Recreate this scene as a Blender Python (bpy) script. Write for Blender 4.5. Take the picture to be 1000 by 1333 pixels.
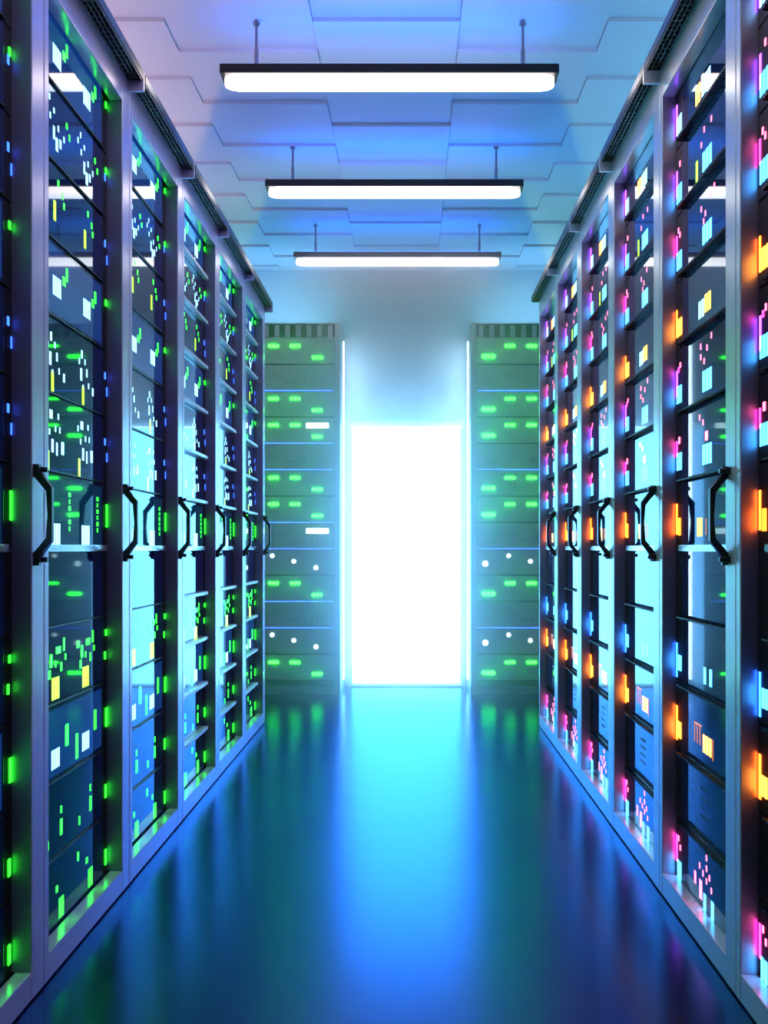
import bpy, bmesh, math, random
from mathutils import Vector, Matrix
random.seed(7)
C = bpy.context.scene
for o in list(bpy.data.objects): bpy.data.objects.remove(o)
H = 0.92                       # camera height
# ---------------------------------------------------------------- camera
cam = bpy.data.cameras.new('camera'); co = bpy.data.objects.new('camera', cam); C.collection.objects.link(co)
co.location = (0, 0, H); co.rotation_euler = (math.pi/2, 0, 0)
cam.sensor_fit = 'VERTICAL'; cam.sensor_height = 36; cam.sensor_width = 27
cam.lens = 1388/1333*36; cam.shift_x = -34/1333; cam.shift_y = 47.5/1333; cam.clip_start = 0.02
C.camera = co
# ---------------------------------------------------------------- world, exposure
w = bpy.data.worlds.new('world'); C.world = w; w.use_nodes = True
w.node_tree.nodes['Background'].inputs[0].default_value = (0.05, 0.12, 0.4, 1)
w.node_tree.nodes['Background'].inputs[1].default_value = 0.3
C.view_settings.view_transform = 'Standard'; C.view_settings.look = 'None'
C.view_settings.exposure = 0; C.view_settings.gamma = 1; C.view_settings.use_curve_mapping = False
DOOR_E = ((0.13, 0.47, 1.0), 19.0)
STRIP_FILL = ((0.55, 0.72, 1.0), 30.0)    # upright strips added beside the door to brighten wall and haze
TUBE_E = ((1.0, 0.84, 0.76), 7.0)
LAMP_FILL = ((0.05, 0.18, 1.0), 12.0)    # blue uplight added on top of each bar lamp to tint the ceiling
FILL_L   = ((1.0, 0.72, 0.78), 12.0)      # lilac uplight strip added on top of the left racks as fill
FILL_R   = ((0.16, 0.62, 1.0), 13.0)     # cyan uplight strip added on top of the right racks as fill
HAZE   = 0.9
def area_lamp(name, loc, rot, sx, sy, col, power):
    l = bpy.data.lights.new(name, 'AREA'); l.shape = 'RECTANGLE'; l.size = sx; l.size_y = sy
    l.color = col; l.energy = power
    o = bpy.data.objects.new(name, l); o.location = loc; o.rotation_euler = rot; C.collection.objects.link(o)
    return o

# ---------------------------------------------------------------- materials
def mat(name, col, rough=0.5, metal=0.0, ior=1.5, coat=0.0, coat_r=0.03, noise=None, bump=None, tint=None):
    m = bpy.data.materials.new(name); m.use_nodes = True
    nt = m.node_tree; b = nt.nodes['Principled BSDF']
    b.inputs['Base Color'].default_value = (*col, 1); b.inputs['Roughness'].default_value = rough
    b.inputs['Metallic'].default_value = metal; b.inputs['IOR'].default_value = ior
    b.inputs['Coat Weight'].default_value = coat; b.inputs['Coat Roughness'].default_value = coat_r
    if tint: b.inputs['Specular Tint'].default_value = (*tint, 1)
    if noise or bump:
        tc = nt.nodes.new('ShaderNodeTexCoord'); n = nt.nodes.new('ShaderNodeTexNoise')
        n.inputs['Scale'].default_value = (noise or bump)[0]; n.inputs['Detail'].default_value = 4
        nt.links.new(tc.outputs['Object'], n.inputs['Vector'])
        if noise:
            r = nt.nodes.new('ShaderNodeMapRange'); k = noise[1]
            r.inputs[3].default_value = max(0.0, rough-k); r.inputs[4].default_value = rough+k
            nt.links.new(n.outputs[0], r.inputs[0]); nt.links.new(r.outputs[0], b.inputs['Roughness'])
        if bump:
            u = nt.nodes.new('ShaderNodeBump'); u.inputs['Strength'].default_value = bump[1]
            u.inputs['Distance'].default_value = 0.002
            nt.links.new(n.outputs[0], u.inputs['Height']); nt.links.new(u.outputs[0], b.inputs['Normal'])
    return m
def emit(name, col, s, base=(0.02, 0.02, 0.02), rough=0.3):
    m = bpy.data.materials.new(name); m.use_nodes = True
    b = m.node_tree.nodes['Principled BSDF']
    b.inputs['Base Color'].default_value = (*base, 1); b.inputs['Roughness'].default_value = rough
    if rough < .1: b.inputs['IOR'].default_value = 1.4
    b.inputs['Emission Color'].default_value = (*col, 1); b.inputs['Emission Strength'].default_value = s
    return m
M = dict(
    floor=mat('polished dark floor', (0.085, 0.10, 0.27), 0.23, 1.0, noise=(260, 0.05), bump=(420, 0.035), tint=(0.4, 0.65, 1.0)),
    ceil=mat('white ceiling panel', (0.72, 0.74, 0.80), 0.55, noise=(8, 0.1)),
    wall=mat('pale blue wall', (0.62, 0.70, 0.82), 0.6, noise=(5, 0.1)),
    wallside=mat('grey side wall', (0.25, 0.3, 0.4), 0.7, noise=(5, 0.1)),
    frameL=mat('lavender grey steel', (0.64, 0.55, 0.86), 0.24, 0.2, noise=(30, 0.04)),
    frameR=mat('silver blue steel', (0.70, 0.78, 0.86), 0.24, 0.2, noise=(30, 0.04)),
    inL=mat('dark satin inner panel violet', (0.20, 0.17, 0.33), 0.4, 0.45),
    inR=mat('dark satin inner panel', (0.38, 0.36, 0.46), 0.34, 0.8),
    face=mat('mirror black faceplate', (0.008, 0.026, 0.14), 0.03, ior=1.36, noise=(3, 0.008), tint=(0.2, 0.5, 1.0)),
    chassis=mat('black chassis steel', (0.02, 0.022, 0.03), 0.4, 0.6),
    black=mat('satin black', (0.012, 0.012, 0.016), 0.3, 0.2, noise=(20, 0.05)),
    slat=mat('pale steel slat', (0.14, 0.12, 0.115), 0.35, 0.5),
    lip_painted_lit=mat('shelf lip painted as lit', (0.85, 0.88, 0.95), 0.3),
    lip=mat('shelf lip lightened for reflection', (0.75, 0.78, 0.9), 0.2, 0.8),
    endface=mat('grey faceplate', (0.50, 0.48, 0.56), 0.35, 0.1, noise=(12, 0.06)),
    endframe=mat('end rack steel', (0.42, 0.42, 0.52), 0.3, 0.6, noise=(30, 0.04)),
    port=mat('port grey', (0.35, 0.37, 0.42), 0.4, 0.3),
    housing=mat('dark lamp housing', (0.03, 0.03, 0.035), 0.35, 0.5, noise=(20, 0.04)),
    rod=mat('brushed rod', (0.35, 0.28, 0.28), 0.3, 0.8),
    lampfill=emit('blue uplight', *LAMP_FILL), door=emit('glowing door glass', *DOOR_E),
    tube=emit('lamp diffuser', *TUBE_E),
    fillE=emit('added end rack fill', (0.25, 0.62, 1.0), 40.0), strip=emit('added upright fill', *STRIP_FILL), headfill=emit('added door header fill', (0.4, 0.72, 1.0), 16.0), fillL=emit('added lilac fill', *FILL_L), fillR=emit('added cyan fill', *FILL_R),  # added fill emitters for racks, end wall and doorway
    cyan=emit('cyan light', (0.05, 0.42, 1.0), 7.0),
    white=emit('ice white light', (0.28, 0.68, 1.0), 2.8),
    blue=emit('blue light', (0.03, 0.13, 1.0), 4.0),
    pink=emit('pink light', (1.0, 0.11, 0.26), 6.5),
    green=emit('green light', (0.012, 1.0, 0.012), 9.0),
    egreen=emit('end rack green light', (0.015, 1.0, 0.015), 34.0),
    eblue=emit('end rack blue strip', (0.04, 0.12, 1.0), 5.0),
    ewhite=emit('end rack white light', (0.6, 0.9, 1.0), 5.0),
    lime=emit('lime light', (0.35, 1.0, 0.01), 3.0),
    thin=emit('thin amber line', (1.0, 0.25, 0.03), 1.2), yellow=emit('yellow light', (1.0, 0.78, 0.03), 1.8),
    amber=emit('amber light', (1.0, 0.30, 0.025), 9.0),
    s_violet=emit('violet stand-in glow', (0.30, 0.05, 1.0), 9.0),  # coloured glows standing in for reflections on the inner wall
    s_magenta=emit('magenta stand-in glow', (1.0, 0.03, 0.45), 9.0),
    s_orange=emit('orange stand-in glow', (1.0, 0.13, 0.01), 13.0),
    s_blue=emit('blue stand-in glow', (0.02, 0.16, 1.0), 10.0),
    s_green=emit('green stand-in glow', (0.01, 1.0, 0.05), 3.0),
    glowblue=emit('painted blue glow', (0.01, 0.10, 0.55), 0.30, rough=0.035),  # glow of the nearby bars put into the face colour
    glowteal=emit('painted teal glow', (0.0, 0.12, 0.35), 0.16, rough=0.035),
)

# ---------------------------------------------------------------- mesh helpers
class MB:
    def __init__(s): s.bm = bmesh.new()
    def box(s, x0, x1, y0, y1, z0, z1, bev=0.0):
        x0, x1 = sorted((x0, x1)); y0, y1 = sorted((y0, y1)); z0, z1 = sorted((z0, z1))
        r = bmesh.ops.create_cube(s.bm, size=1.0)
        vs = r['verts']
        for v in vs:
            v.co = Vector(((x0+x1)/2 + v.co.x*(x1-x0), (y0+y1)/2 + v.co.y*(y1-y0), (z0+z1)/2 + v.co.z*(z1-z0)))
        if bev:
            es = list({e for v in vs for e in v.link_edges})
            bmesh.ops.bevel(s.bm, geom=es, offset=bev, segments=2, affect='EDGES', profile=0.7)
        return s
    def cyl(s, c, r, d, axis='z', seg=20, r2=None):
        rot = {'z': Matrix(), 'x': Matrix.Rotation(math.pi/2, 4, 'Y'), 'y': Matrix.Rotation(math.pi/2, 4, 'X')}[axis]
        bmesh.ops.create_cone(s.bm, cap_ends=True, segments=seg, radius1=r, radius2=r if r2 is None else r2, depth=d,
                              matrix=Matrix.Translation(c) @ rot)
        return s
    def prism(s, pts, lo, hi, axis='y', bev=0.0):   # polygon extruded along an axis
        def P(a, b, t):
            return {'y': (a, t, b), 'x': (t, a, b), 'z': (a, b, t)}[axis]
        A = [s.bm.verts.new(P(a, b, lo)) for a, b in pts]; B = [s.bm.verts.new(P(a, b, hi)) for a, b in pts]
        fs = [s.bm.faces.new(A), s.bm.faces.new(B[::-1])]
        n = len(pts)
        for i in range(n): fs.append(s.bm.faces.new((A[i], B[i], B[(i+1) % n], A[(i+1) % n])))
        if bev:
            es = list({e for f in fs for e in f.edges})
            bmesh.ops.bevel(s.bm, geom=es, offset=bev, segments=2, affect='EDGES', profile=0.7)
        return s
    def mesh(s, name, m):
        bmesh.ops.recalc_face_normals(s.bm, faces=s.bm.faces)
        me = bpy.data.meshes.new(name); s.bm.to_mesh(me); s.bm.free(); me.materials.append(m)
        return me
def link(name, me, parent=None, loc=(0, 0, 0), rz=0.0):
    o = bpy.data.objects.new(name, me); C.collection.objects.link(o); o.location = loc; o.rotation_euler = (0, 0, rz)
    if parent: o.parent = parent
    return o
def obj(name, mb, m, parent=None, loc=(0, 0, 0)): return link(name, mb.mesh(name, m), parent, loc)
def tag(o, label=None, cat=None, group=None, kind=None):
    if label: o['label'] = label
    if cat: o['category'] = cat
    if group: o['group'] = group
    if kind: o['kind'] = kind
    return o
def struct(name, mb, m, label=None):
    o = obj(name, mb, m); o['kind'] = 'structure'
    if label: o['label'] = label; o['category'] = name.split('_')[0]
    return o
def thing(name, label, cat, loc=(0, 0, 0), rz=0.0, group=None):
    o = bpy.data.objects.new(name, None); o.empty_display_size = 0.1; C.collection.objects.link(o)
    o.location = loc; o.rotation_euler = (0, 0, rz)
    return tag(o, label, cat, group)
def dup(root, loc, rz, label, group=None):
    def cp(o, parent):
        c = o.copy(); C.collection.objects.link(c); c.parent = parent
        for ch in o.children: cp(ch, c)
        return c
    r = root.copy(); C.collection.objects.link(r); r.location = loc; r.rotation_euler = (0, 0, rz); r['label'] = label
    if group: r['group'] = group
    for ch in list(root.children): cp(ch, r)
    return r

# ---------------------------------------------------------------- the room
CZ = H + 1.86            # ceiling height
YW = 7.13                # end wall
XW = 1.95
YF = -1.6
struct('floor', MB().box(-XW-.1, XW+.1, YF-.1, YW+.4, -0.1, 0), M['floor'])
# ceiling: backing slab and the tilted overlapping panels in one mesh
mb = MB().box(-XW-.1, XW+.1, YF-.1, YW+.2, CZ+0.02, CZ+0.12)
tw, tl = 0.519, 0.465
xs0 = -0.342 - 4*tw
for i in range(9):
    xa = xs0 + i*tw; xb = xa + tw - 0.002
    xa = max(xa, -XW); xb = min(xb, XW)
    if xb <= xa: continue
    off = 3.736 + (0.232 if i % 2 == 1 else 0.0)
    if i in (4,): off = 3.736
    j0 = int((YF-off)/tl) - 1
    y = off + j0*tl
    while y < YW:
        ya, yb = max(y, YF), min(y+tl, YW)
        if yb-ya > 0.02:
            # near edge hangs 14 mm lower than the far edge
            mb.prism([(ya, CZ-0.013), (yb, CZ), (yb, CZ+0.02), (ya, CZ+0.02)], xa, xb, 'x')
        y += tl
struct('ceiling', mb, M['ceil'])
struct('wall_left', MB().box(-XW-.1, -XW, YF-.1, YW+.2, 0, CZ), M['wallside'])
struct('wall_right', MB().box(XW, XW+.1, YF-.1, YW+.2, 0, CZ), M['wallside'])
struct('wall_front', MB().box(-XW, XW, YF-.1, YF, 0, CZ), M['wallside'])
DX0, DX1, DZ = -0.390, 0.339, H + 0.806
mb = MB()
mb.box(-XW, DX0, YW, YW+.12, 0, CZ).box(DX1, XW, YW, YW+.12, 0, CZ).box(DX0, DX1, YW, YW+.12, DZ, CZ)
struct('wall_back', mb, M['wall'])
d = bpy.data.objects.new('door_1', None); C.collection.objects.link(d); d.location = (0, YW+0.03, 0); d['kind'] = 'structure'
obj('door_leaf', MB().box(DX0+.002, DX1-.002, 0.0, 0.04, 0.012, DZ-.002), M['door'], d)
obj('led_or_fill_strip', MB().box(DX0, DX1, -0.075, -0.055, DZ-.004, DZ+.004), M['headfill'], d)  # added emitter that brightens the wall above the door
t = MB()
t.box(DX0-.05, DX0, -0.02, 0, 0, DZ+.05, .004).box(DX1, DX1+.05, -0.02, 0, 0, DZ+.05, .004).box(DX0, DX1, -0.02, 0, DZ, DZ+.05, .004)
tr = obj('trim_1', t, M['wall'], None, (0, YW, 0)); tr['kind'] = 'structure'
th = obj('trim_2', MB().box(DX0, DX1, -0.06, 0.06, 0, 0.01, .003), M['slat'], None, (0, YW+.01, 0)); th['kind'] = 'structure'

# ---------------------------------------------------------------- rack rows
ORD = ['first', 'second', 'third', 'fourth', 'fifth', 'sixth', 'seventh', 'eighth', 'ninth', 'tenth', 'eleventh', 'twelfth', 'thirteenth']
RH = H + 1.30
def slot_mesh(L, wd):      # the vent overhanging the aisle: black tray with pale slats under it
    black = MB().box(0.0, wd, 0.012, L-0.012, 0.006, 0.03)
    s = MB()
    n = 26
    for i in range(n+1):
        y = 0.014 + (L-0.032)*i/n
        s.box(0.001, wd-.001, y, y+0.0025, 0.0005, 0.0055)
    for k in range(4):
        x = 0.001 + (wd-.005)*k/3
        s.box(x, x+0.002, 0.014, L-0.014, 0.0, 0.005)
    return black, s
def make_rack(side, P):
    """local frame: front plane x=0 looking +x, width along y 0..P, handle stile at y=P"""
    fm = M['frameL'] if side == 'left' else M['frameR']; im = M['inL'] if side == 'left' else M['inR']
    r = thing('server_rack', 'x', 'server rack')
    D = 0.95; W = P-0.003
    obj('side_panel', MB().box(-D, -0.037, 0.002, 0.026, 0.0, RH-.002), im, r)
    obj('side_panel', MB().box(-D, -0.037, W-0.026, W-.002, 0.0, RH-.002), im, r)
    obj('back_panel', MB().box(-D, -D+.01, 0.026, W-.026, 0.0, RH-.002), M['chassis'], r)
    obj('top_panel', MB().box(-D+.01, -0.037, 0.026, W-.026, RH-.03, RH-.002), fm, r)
    obj('plinth', MB().box(-D+.01, -0.037, 0.026, W-.026, 0.0, 0.03), M['chassis'], r)
    f = MB()
    HS, NS = 0.070, 0.028
    f.box(-0.035, 0, W-HS, W, 0.004, RH, .0025)           # handle stile
    f.box(-0.035, 0, 0, NS, 0.004, RH, .0025)             # hinge stile
    f.box(-0.035, -.0005, NS, W-HS, 0.004, 0.060, .0025)  # bottom rail
    f.box(-0.035, -.0005, NS, W-HS, RH-0.105, RH, .0025)  # header
    door = obj('door_frame', f, fm, r)
    obj('door_liner', MB().box(-0.050, -0.0365, NS, W-HS, RH-0.09, RH-.04), M['black'], door)
    for ya, yb in ((NS, NS+.0015), (W-HS-.0015, W-HS)):
        obj('jamb_liner', MB().box(-0.052, -0.002, ya, yb, 0.061, RH-.106), im, door)
    # bent pull handle
    hy = W-HS+0.012
    h = MB()
    z0, z1 = 0.885, 1.092
    path = [(0.004, z1), (0.004, z1-.020), (0.031, z1-.050), (0.031, z0+.052), (0.004, z0+.022), (0.004, z0)]
    o_ = [(x+0.006, z) for x, z in path]; i_ = [(x-0.005, z) for x, z in path]
    # mounts stay on the stile
    outer = [(0.012, z1), (0.012, z1-.017), (0.038, z1-.047), (0.038, z0+.050), (0.012, z0+.019), (0.012, z0)]
    inner = [(0.0, z0), (0.0, z0+.026), (0.028, z0+.056), (0.030, (z0+z1)/2), (0.028, z1-.054), (0.0, z1-.024), (0.0, z1)]
    h.prism(outer+inner, hy-.007, hy+.009, 'y', .0018)
    hd = obj('handle', h, M['black'], door)
    for z in (z1-.010, z0+.012):
        b = MB().cyl((0.016, hy+.018, z), 0.0055, 0.012, 'x', 16).box(0.0, 0.010, hy+.008, hy+.026, z-.007, z+.007, .002)
        obj('bolt', b, M['black'], door)
    # vent tray overhanging the aisle and its gusset
    bl, sl = slot_mesh(W, 0.040)
    v = obj('top_vent', bl, M['black'], r, (0.001, 0, RH-.03))
    obj('slats', sl, M['slat'], v)
    g = MB().box(0.0, 0.042, W-.011, W-.001, RH-0.055, RH+.001, .001)
    obj('gusset', g, fm, r)
    up = MB().box(-0.62, -0.56, 0.06, W-.06, RH, RH+0.012)
    obj('led_or_fill_strip', up, M['fillL'] if side == 'left' else M['fillR'], r)  # added fill that tints the ceiling from the rack top
    return r

PL, ZL, XL = 0.68, 2.235, -0.767
PR, ZR, XR = 0.667, 2.182, 0.667
rackL = make_rack('left', PL); rackR = make_rack('right', PR)
rows = []
for k in range(6):
    y0 = ZL + (k-1)*PL
    lab = f'lavender steel server rack with black pull handle, {ORD[k]} from the camera in left row'
    r = rackL if k == 0 else dup(rackL, (XL, y0, 0), 0, lab)
    r.location = (XL, y0, 0); r['label'] = lab; r['group'] = 'racks of the left row'
    rows.append(('left', k, XL, y0, PL))
for k in range(6):
    y1 = ZR + k*PR
    lab = f'silver steel server rack with black pull handle, {ORD[k]} from the camera in right row'
    r = rackR if k == 0 else dup(rackR, (XR, y1, 0), math.pi, lab)
    r.location = (XR, y1, 0); r.rotation_euler = (0, 0, math.pi); r['label'] = lab; r['group'] = 'racks of the right row'
    rows.append(('right', k, XR, y1, PR))

# ---------------------------------------------------------------- server units
# local frame of a unit: face plane x=0 looking +x, y 0..SW, z 0..UH.   'pic' coordinate u runs from near end to far end (0..1)
SW = 0.462; UH = 0.175
led_cache = {}
def led(parent, name, m, u, z, wd, ht, dep=0.0007):
    key = (name, m, round(wd, 4), round(ht, 4))
    if key not in led_cache:
        led_cache[key] = MB().box(-0.001, dep, -wd/2, wd/2, -ht/2, ht/2, min(wd, ht, .006)*0.10).mesh(name, M[m])
    return link(name, led_cache[key], parent, (0, u, z))
def bars(parent, m, u, z, n, wd, ht, gap=0.0075, name='light_bars'):
    key = (name, m, n, round(wd, 4), round(ht, 4))
    if key not in led_cache:
        b = MB(); t = n*wd+(n-1)*gap
        for i in range(n):
            y = -t/2 + i*(wd+gap); b.box(-0.001, 0.0007, y, y+wd, -ht/2, ht/2)
        led_cache[key] = b.mesh(name, M[m])
    return link(name, led_cache[key], parent, (0, u, z))
def unit_base(side, hasledge, added_side_light=(), face_glow=None, lit_lip=False, uh=UH):
    t = thing('server_unit', 'x', 'server')
    obj('chassis', MB().box(-0.55, -0.008, 0.004, SW-.004, 0.003, uh-.003), M['chassis'], t)
    obj('faceplate', MB().box(-0.0075, 0, 0, SW, 0.0015, uh-.0015, .0008), M['face'], t)
    if side == 'right' or lit_lip:
        f = MB()
        L = 0.017
        if lit_lip:
            f.box(0.0, 0.012, 0.002, SW-.002, -0.004, 0.012, .002)
            obj('front_flange', f, M['lip'], t)  # lighter metal stands in for the reflection along this lip
        else:
            f.box(0.0, L, 0.002, SW-.002, 0.0, 0.0035)
            n = 34
            fl = obj('front_flange', f, M['black'], t)
            c = MB()
            for i in range(n):
                y = 0.008+(SW-.016)*i/(n-1)
                c.box(0.002, L+.001, y-.0012, y+.0012, -0.0012, 0.0048)
            obj('flange_fins', c, M['chassis'], fl)
    else:
        obj('front_flange', MB().box(0.0, 0.006, 0.002, SW-.002, 0.0, 0.003, .0006), M['chassis'], t)
    # narrow dark bezel between the unit and the cabinet's far wall, added; its lights stand in for wall reflections
    y0, y1 = (SW+.003, SW+.058) if side == 'left' else (-0.070, -0.003)
    bz = obj('added_bezel', MB().box(-0.012, -0.001, y0, y1, 0.002, uh-.002, .001), M['black'], t)
    for m, yf, z, n, wd, ht in added_side_light:
        yc = y0+(y1-y0)*(yf if side == 'left' else 1-yf)
        o = bars(bz, m, yc, z, n, wd, ht)
        o.location.x = -0.0006
        if n == 1 and ht < .03: o.name = 'status_light'  # small stand-in for a reflected light spot
    if face_glow:
        obj('painted_glow', MB().box(-0.0005, 0.0003, 0.012, SW-.012, 0.012, uh-.012), M[face_glow], t)  # painted glow around the bright bars, dim emission on the face
    return t
def U(side, u): return u if side == 'left' else SW-u
def px(t, side, m, spots, z0=0.0, u0=0.0, w=0.008, h=0.014):
    for s in spots:
        u, z = s[0], s[1]; ww = s[2] if len(s) > 2 else w; hh = s[3] if len(s) > 3 else h
        led(t, 'status_light', m, U(side, u0+u), z0+z, ww, hh)

def unit_right(i):
    S = 'right'
    cb = ('cyan', .52, .055, 3, .011, .045); vb = ('s_violet', .85, .085, 1, .010, .07)
    sl = [(('white', .52, .06, 3, .011, .045), ('s_violet', .88, .08, 1, .010, .08)),
          (cb, vb, ('pink', .4, .13, 1, .008, .014)),
          (cb, ('s_magenta', .88, .10, 1, .008, .05), ('pink', .4, .12, 1, .008, .014), ('pink', .62, .135, 1, .008, .014)),
          (('amber', .52, .055, 3, .013, .045), ('s_orange', .88, .07, 1, .008, .07)),
          (cb, vb, ('pink', .35, .13, 1, .008, .014), ('s_magenta', .6, .12, 1, .008, .014)),
          (cb, ('s_magenta', .88, .09, 1, .008, .04), ('pink', .5, .11, 1, .014, .018)),
          (('s_orange', .5, .06, 3, .003, .045), ('s_orange', .88, .08, 1, .010, .08)),
          (), (('cyan', .45, .055, 2, .012, .04), ('s_blue', .88, .06, 1, .010, .09)),
          (('amber', .5, .055, 2, .014, .042), ('s_orange', .88, .07, 1, .012, .09)),
          (), (('cyan', .5, .04, 2, .014, .045), ('s_magenta', .88, .09, 1, .010, .07), ('pink', .35, .10, 1, .008, .014), ('pink', .6, .12, 1, .008, .014))][i]
    t = unit_base(S, True, sl, lit_lip=(i == 6))
    A = lambda *a, **k: bars(t, a[0], U(S, a[1]), a[2], *a[3:], **k)
    if i == 0: A('amber', .315, .06, 2, .016, .045); A('white', .245, .06, 3, .020, .045)
    if i == 1:
        A('cyan', .235, .052, 3, .020, .045); px(t, S, 'pink', [(.20, .13), (.26, .128), (.285, .10)]); A('lime', .325, .05, 1, .016, .05)
    if i == 2:
        A('cyan', .235, .052, 3, .020, .045); px(t, S, 'pink', [(.175, .14), (.21, .13), (.285, .12), (.25, .10), (.265, .085)])
    if i == 3: A('amber', .23, .06, 2, .020, .042); A('white', .285, .055, 2, .020, .042)
    if i == 4:
        A('cyan', .235, .052, 3, .020, .05); px(t, S, 'pink', [(.20, .15), (.235, .128), (.29, .14), (.29, .115), (.26, .10)])
    if i == 5:
        A('cyan', .235, .052, 3, .020, .048); px(t, S, 'pink', [(.30, .145), (.27, .13), (.24, .095, .022, .022)])
    if i == 6:
        A('yellow', .30, .055, 1, .046, .045, name='light_block'); px(t, S, 'thin', [(.20+.022*k, .055, .003, .04) for k in range(3)])
    if i == 8: A('cyan', .255, .05, 1, .018, .04); A('cyan', .205, .05, 1, .018, .04)
    if i == 9:
        A('amber', .235, .062, 3, .018, .042); px(t, S, 'thin', [(.345-.024*k, .075, .004, .045) for k in range(3)]+[(.187, .06, .004, .05)])
        px(t, S, 'thin', [(.315, .100, .065, .004)])
    if i == 10:
        for k in range(4): led(t, 'vent_slot', 'chassis', U(S, .26), .06+.022*k, .07, .006)
    if i == 11:
        A('cyan', .255, .035, 1, .018, .04); A('cyan', .19, .035, 1, .020, .045); A('pink', .29, .055, 1, .022, .045)
        A('pink', .34, .07, 1, .014, .03)
        px(t, S, 'pink', [(.27, .10), (.24, .12), (.24, .09), (.215, .105), (.24, .145), (.20, .08), (.30, .11)])
    return t
def unit_left(i):
    S = 'left'
    bl = ('blue', .4, .11, 1, .010, .018); gr = ('green', .55, .13, 1, .010, .016); bb = ('blue', .75, .07, 1, .010, .024)
    sl = [(gr,), (bl, gr), (bb, bl), (gr,), (bl, bb), (bb, bl), (('green', .7, .09, 1, .012, .06),), (), (gr, ('green', .4, .07, 1, .010, .02)),
          (('green', .6, .08, 1, .012, .05),), (('green', .5, .06, 1, .012, .035),), (('green', .5, .06, 1, .012, .04),)][i]
    face_glow = {0: 'glowblue', 3: 'glowblue', 6: 'glowteal', 9: 'glowblue'}.get(i)
    t = unit_base(S, True, sl, face_glow, lit_lip=(i == 6))
    for u0 in (0.0, 0.225):
        A = lambda *a, **k: bars(t, a[0], u0+a[1], a[2], *a[3:], **k)
        if i in (0, 3): A('white', .10, .075, 4, .011, .044, gap=.004); px(t, S, 'green', [(.17, .12, .012, .03), (.15, .10, .02, .02)], 0, u0)
        if i == 1: px(t, S, 'white', [(.03, .12), (.05, .14), (.055, .10), (.08, .12, .009, .012), (.08, .07, .012, .03), (.11, .09), (.125, .06, .012, .02), (.15, .08), (.10, .05, .016, .03)], 0, u0); px(t, S, 'green', [(.17, .12), (.19, .10)], 0, u0)
        if i == 2: px(t, S, 'green', [(.11, .14), (.14, .12), (.15, .10)], 0, u0); A('lime', .085, .07, 1, .014, .045)
        if i == 4: px(t, S, 'white', [(.04, .11), (.06, .13, .012, .02), (.085, .115), (.055, .08, .014, .03), (.10, .09, .01, .02), (.115, .06), (.15, .05, .012, .02), (.07, .05)], 0, u0); A('lime', .07, .03, 1, .014, .045)
        if i == 5: px(t, S, 'white', [(.03, .12), (.06, .13, .02, .02), (.09, .10), (.05, .09), (.11, .13), (.12, .10), (.07, .06, .014, .03), (.10, .055, .01, .03), (.14, .06, .018, .03)], 0, u0); A('lime', .04, .025, 1, .014, .045)
        if i == 6:
            A('white', .09, .035, 4, .013, .05, gap=.004)
            px(t, S, 'green', [(.19, .05+.016*k, .008+.006*(k % 2), .010) for k in range(6)], 0, u0)
        if i == 8:
            px(t, S, 'green', [(.03, .12, .02, .016), (.06, .10, .014, .03), (.05, .07, .012, .02), (.09, .09), (.11, .12, .03, .016), (.15, .13, .01, .03), (.13, .08, .01, .02), (.16, .10)], 0, u0)
            A('lime', .09, .035, 3, .014, .05, gap=.004)
        if i == 9: A('white', .09, .05, 4, .011, .044, gap=.004); px(t, S, 'green', [(.17, .09, .02, .05), (.02, .05, .018, .06)], 0, u0)
        if i == 10: px(t, S, 'green', [(.13, .10, .008, .016), (.13, .06, .014, .036), (.04, .04, .008, .02)], 0, u0)
        if i == 11: px(t, S, 'green', [(.03, .13, .01, .02), (.10, .10, .012, .014)], 0, u0); A('green', .13, .05, 2, .014, .045, gap=.003)
    return t
DESC_R = ['amber and white lit', 'cyan, pink and lime lit', 'cyan and pink lit', 'white and amber barred', 'pink and cyan lit', 'sparsely pink and cyan lit',
          'amber block lit', 'unlit black', 'two cyan barred', 'outlined amber lit', 'slotted unlit', 'clustered pink and cyan']
DESC_L = ['bright white block lit', 'scattered white pixel', 'lime and green dotted', 'painted blue glow and white block', 'white pixel and lime', 'dense white pixel',
          'teal backlit', 'unlit black', 'scattered green pixel', 'white and green lit', 'sparse green dotted', 'green block lit']
protoR = [unit_right(i) for i in range(12)]; protoL = [unit_left(i) for i in range(12)]
usedp = set()
lipmesh = MB().box(0.0, 0.020, 0.002, SW-.002, 0.0, 0.012, .001).mesh('front_flange', M['lip_painted_lit'])  # far left flanges painted white for the light they catch
for side, k, X, y, P in rows:
    pro = protoL if side == 'left' else protoR
    for i in range(12):
        z = H - 0.003 + UH*(6-i)
        desc = (DESC_L if side == 'left' else DESC_R)[i]
        lab = f'{desc} server, {ORD[i]} from top of {ORD[k]} {side} rack from camera'
        if side == 'left': loc = (X-0.040, y + 0.100, z); rz = 0
        else: loc = (X+0.035, y-0.103, z); rz = math.pi
        grp = f'servers of the {ORD[k]} {side} rack'
        if (side, i) not in usedp:
            usedp.add((side, i)); o = pro[i]; o.location = loc; o.rotation_euler = (0, 0, rz); o['label'] = lab; o['group'] = grp
        else: o = dup(pro[i], loc, rz, lab, grp)
        if side == 'left' and k >= 3 and i != 6:
            for ch in o.children:
                if ch.name.startswith('front_flange'): ch.data = lipmesh

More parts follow.
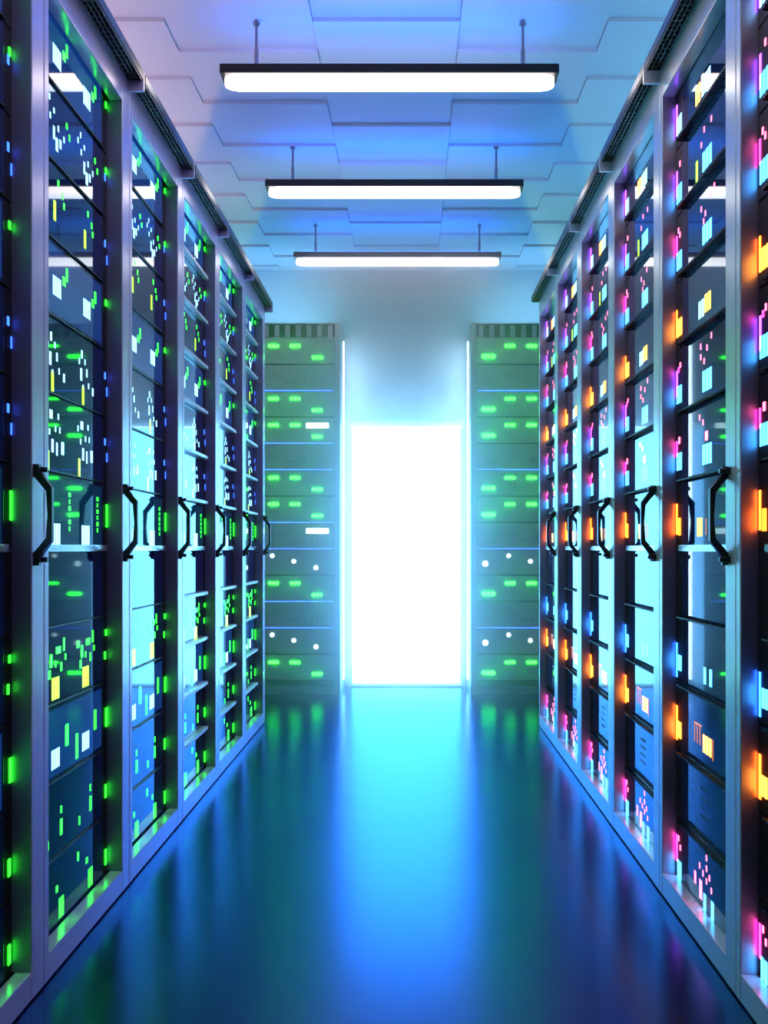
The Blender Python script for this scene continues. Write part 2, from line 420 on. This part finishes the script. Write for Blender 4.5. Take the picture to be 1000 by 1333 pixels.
# ---------------------------------------------------------------- end racks
EY = 6.69; EH = H+1.417; EW = 0.665; ED = YW-EY-.005
def make_end_rack():
    r = thing('end_rack', 'x', 'server rack')
    obj('side_post', MB().box(0, 0.034, 0, ED, 0, EH, .003), M['endframe'], r)
    obj('side_post', MB().box(EW-.034, EW, 0, ED, 0, EH, .003), M['endframe'], r)
    obj('back_panel', MB().box(0.034, EW-.034, ED-.02, ED, 0, EH), M['chassis'], r)
    obj('base', MB().box(0.034, EW-.034, 0.02, ED-.02, 0, 0.055, .003), M['endframe'], r)
    tp = obj('top_panel', MB().box(0.034, EW-.034, 0.03, ED-.02, EH-.09, EH-.004), M['chassis'], r)
    obj('led_or_fill_strip', MB().box(0.06, EW-.06, 0.10, 0.16, EH-.003, EH+.006), M['fillE'], r)  # added to brighten the end wall and far ceiling
    for xa, xb in ((-.004, 0.0), (EW, EW+.004)):
        obj('added_side_light', MB().box(xa, xb, 0.30, 0.34, 0.06, EH-.06), M['strip'], r)  # added to light the wall and haze around the door
    s = MB()
    for i in range(9): s.box(0.05+i*.067, 0.05+i*.067+.030, 0.012, 0.03, EH-.085, EH-.012, .002)
    s.box(0.034, EW-.034, 0.008, 0.03, EH-.008, EH-.0005).box(0.034, EW-.034, 0.008, 0.03, EH-.098, EH-.089)
    obj('vent_louvre', s, M['endframe'], tp)
    return r
EU = 0.1655; EUW = EW-.072
def dots(t, m, x, z, n, r, gap):
    for q in range(n):
        key = ('dot', m, r)
        if key not in led_cache: led_cache[key] = MB().cyl((0, 0, 0), r, 0.006, 'y', 18).mesh('status_light', M[m])
        link('status_light', led_cache[key], t, (x+q*gap, -0.002, z))
def make_end_unit(kind, glow):
    t = thing('server_unit', 'x', 'server')
    obj('chassis', MB().box(0.004, EUW-.004, 0.008, ED-.05, 0.004, EU-.004), M['chassis'], t)
    f = obj('faceplate', MB().box(0, EUW, 0, 0.007, 0.008, EU-.002, .002), M['endface'], t)
    g = MB()
    if glow: obj('led_or_fill_strip', MB().box(0.01, EUW-.01, -0.001, 0.006, 0.001, 0.0065), M['eblue'], t)
    x1, x2, x3, x4 = 0.075, 0.212, 0.348, 0.487
    if kind in 'G':
        dots(t, 'egreen', x1-.028, .052, 3, .0125, .028)
        dots(t, 'egreen', x2-.024, .118, 3, .0090, .022); dots(t, 'egreen', x3-.024, .118, 3, .0090, .022)
        dots(t, 'egreen', x4-.024, .045, 3, .0090, .022)
        s = MB()
        for q in range(3): s.box(x2-.03+q*.026, x2-.022+q*.026, -0.001, 0.002, .06, .095)
        obj('vent_slot', s, M['port'], t)
    if kind == 'P':
        def port(x, z, wd, ht):
            key = ('port', wd, ht)
            if key not in led_cache: led_cache[key] = MB().box(-wd/2, wd/2, -0.002, 0.002, -ht/2, ht/2, .001).mesh('port', M['port'])
            link('port', led_cache[key], t, (x, 0, z))
        for q in range(4):
            port(x2-.026+q*.026, .0975, .008, .045); port(x1-.023+q*.024, .05, .014, .02)
            port(x4-.035+q*.03, .055, .010, .04)
        for q in range(3): port(x4-.136+q*.026, .0625, .008, .055)
        obj('label_plate', MB().box(x3-.07, x3+.02, -.002, .002, .05, .06), M['port'], t)
    if kind == 'W':
        for x, z, r in ((x1-.02, .075, .018), (x2-.01, .125, .013), (x3-.01, .09, .013), (x4-.01, .05, .014)):
            dots(t, 'ewhite', x, z, 1, r, 0)
            s = MB().box(x-.003, x+.003, -0.001, .002, z-.04, z-.018); obj('pull_tab', s, M['port'], t)
    return t
KINDS = 'GPGGPGGPWGPWG'
DE = {'G': 'grey server with green light trios', 'P': 'grey port panel', 'W': 'grey server with round white lights'}
er = make_end_rack(); protoE = {}; pend = []
for sn, x0 in (('left', -1.104), ('right', 0.381)):
    lab = f'tall grey steel rack facing the camera at the {sn} of the glowing door'
    if sn == 'left': er.location = (x0, EY, 0); er['label'] = lab; er['group'] = 'racks against the end wall'
    else: dup(er, (x0, EY, 0), 0, lab, 'racks against the end wall')
    for i, kd in enumerate(KINDS):
        z = EH-0.098-EU*(i+1); glow = i in (1, 4, 7, 10) or (i in (3, 6, 9) and sn == 'left')
        key = (kd, glow)
        lab = f'{DE[kd]}, {ORD[i]} from top of the {sn} end rack'
        loc = (x0+.036, EY+.004, z)
        if key not in protoE:
            o = protoE[key] = make_end_unit(kd, glow); o.location = loc; o['label'] = lab; o['group'] = f'servers of the {sn} end rack'
        else: o = dup(protoE[key], loc, 0, lab, f'servers of the {sn} end rack')
        if sn == 'left' and i in (3, 7): pend.append(o)
for o in pend:
    link('display_screen', MB().box(0, .142, -0.0025, .002, 0, .034, .002).mesh('display_screen', M['ewhite']), o, (.415, 0, .098))

# ---------------------------------------------------------------- hanging lamps
LZ = H+1.668; LX = -0.072
def make_lamp():
    t = thing('ceiling_light', 'x', 'light')
    hl = .59
    obj('housing', MB().box(-hl, hl, -.045, .045, -0.016, 0.016, .004), M['housing'], t)
    obj('fill_uplight', MB().box(-hl+.03, hl-.03, -.03, .03, 0.0165, 0.020), M['lampfill'], t)  # added blue fill that colours the middle of the ceiling
    n = 14
    def stad(L, r): return [(L-r+r*math.cos(a), r*math.sin(a)) for a in [-math.pi/2+math.pi*i/n for i in range(n+1)]] + \
                           [(-L+r+r*math.cos(a), r*math.sin(a)) for a in [math.pi/2+math.pi*i/n for i in range(n+1)]]
    obj('diffuser', MB().prism(stad(hl-.012, .040), -0.046, -0.017, 'z', .006), M['tube'], t)
    for s in (-1, 1):
        rd = obj('rod', MB().cyl((s*.468, 0, (0.016+CZ-LZ-.016)/2+.008), .005, CZ-LZ-.030, 'z', 12), M['rod'], t)
        obj('sleeve', MB().cyl((s*.468, 0, .05), .0075, .07, 'z', 12), M['rod'], rd)
        obj('canopy', MB().cyl((s*.468, 0, CZ-LZ-.018), .012, .008, 'z', 16), M['rod'], rd)
    return t
lp = make_lamp()
for k, y in enumerate((3.745, 4.905, 6.09, 2.58, 1.42, 0.26)):  # last three lamps added out of view as fill
    lab = f'long dark bar lamp with white glowing underside, {["nearest the camera", "middle one of three", "nearest the end wall", "added out of view above the near racks", "added out of view over the camera", "added out of view behind the camera"][k]}'
    if k == 0: lp.location = (LX, y, LZ); lp['label'] = lab; lp['group'] = 'bar lamps hanging over the aisle'
    else: dup(lp, (LX, y, LZ), 0, lab, 'bar lamps hanging over the aisle')

# ---------------------------------------------------------------- haze in front of the glowing door
hm = bpy.data.materials.new('haze'); hm.use_nodes = True
nt = hm.node_tree; nt.nodes.remove(nt.nodes['Principled BSDF'])
vs = nt.nodes.new('ShaderNodeVolumeScatter'); vs.inputs['Color'].default_value = (1.0, 0.84, 0.98, 1)
vs.inputs['Density'].default_value = HAZE; vs.inputs['Anisotropy'].default_value = 0.6
tc = nt.nodes.new('ShaderNodeTexCoord'); sp = nt.nodes.new('ShaderNodeSeparateXYZ'); mr = nt.nodes.new('ShaderNodeMapRange')
mr.inputs[1].default_value = 4.8; mr.inputs[2].default_value = 6.8; mr.inputs[3].default_value = 0.0; mr.inputs[4].default_value = HAZE
mr.interpolation_type = 'SMOOTHSTEP'
nt.links.new(tc.outputs['Object'], sp.inputs[0]); nt.links.new(sp.outputs['Y'], mr.inputs[0]); ab = nt.nodes.new('ShaderNodeMath'); ab.operation = 'ABSOLUTE'; mx = nt.nodes.new('ShaderNodeMapRange'); mu = nt.nodes.new('ShaderNodeMath'); mu.operation = 'MULTIPLY'
mx.inputs[1].default_value = 0.40; mx.inputs[2].default_value = 0.90; mx.inputs[3].default_value = 1.0; mx.inputs[4].default_value = 0.3
nt.links.new(sp.outputs['X'], ab.inputs[0]); nt.links.new(ab.outputs[0], mx.inputs[0])
nt.links.new(mx.outputs[0], mu.inputs[0]); nt.links.new(mr.outputs[0], mu.inputs[1]); nt.links.new(mu.outputs[0], vs.inputs['Density'])
nt.links.new(vs.outputs[0], nt.nodes['Material Output'].inputs['Volume'])
hz = obj('haze', MB().box(-1.9, 1.9, 4.6, YW-.01, 0.005, CZ-.03), hm)
tag(hz, 'pale luminous haze filling the aisle in front of the glowing door', 'haze', kind='stuff')

bm_ = bpy.data.materials.new('tinted light beam'); bm_.use_nodes = True  # imitates a lamp's light cone by tinting what lies behind it
nt = bm_.node_tree; nt.nodes.remove(nt.nodes['Principled BSDF'])
vs = nt.nodes.new('ShaderNodeVolumeAbsorption'); vs.inputs['Color'].default_value = (0.1, 0.55, 1, 1)
tc = nt.nodes.new('ShaderNodeTexCoord'); sp = nt.nodes.new('ShaderNodeSeparateXYZ'); mr = nt.nodes.new('ShaderNodeMapRange')
mr.inputs[1].default_value = -0.46; mr.inputs[2].default_value = -0.20; mr.inputs[3].default_value = 0.0; mr.inputs[4].default_value = 5.5
nt.links.new(tc.outputs['Object'], sp.inputs[0]); nt.links.new(sp.outputs['Z'], mr.inputs[0]); nt.links.new(mr.outputs[0], vs.inputs['Density'])
nt.links.new(vs.outputs[0], nt.nodes['Material Output'].inputs['Volume'])
for k, y in enumerate((3.745, 4.905)):
    b = obj('tint_beam', MB().prism([(-.59, -.05), (.59, -.05), (.69, -.33), (.69, -.47), (-.69, -.47), (-.69, -.33)], -.07, .07, 'y'), bm_, None, (LX, y, LZ))
    tag(b, f'blue tinted volume imitating light below the {["nearest", "middle"][k]} bar lamp', 'imitated light', 'imitated beams below the bar lamps', 'stuff')
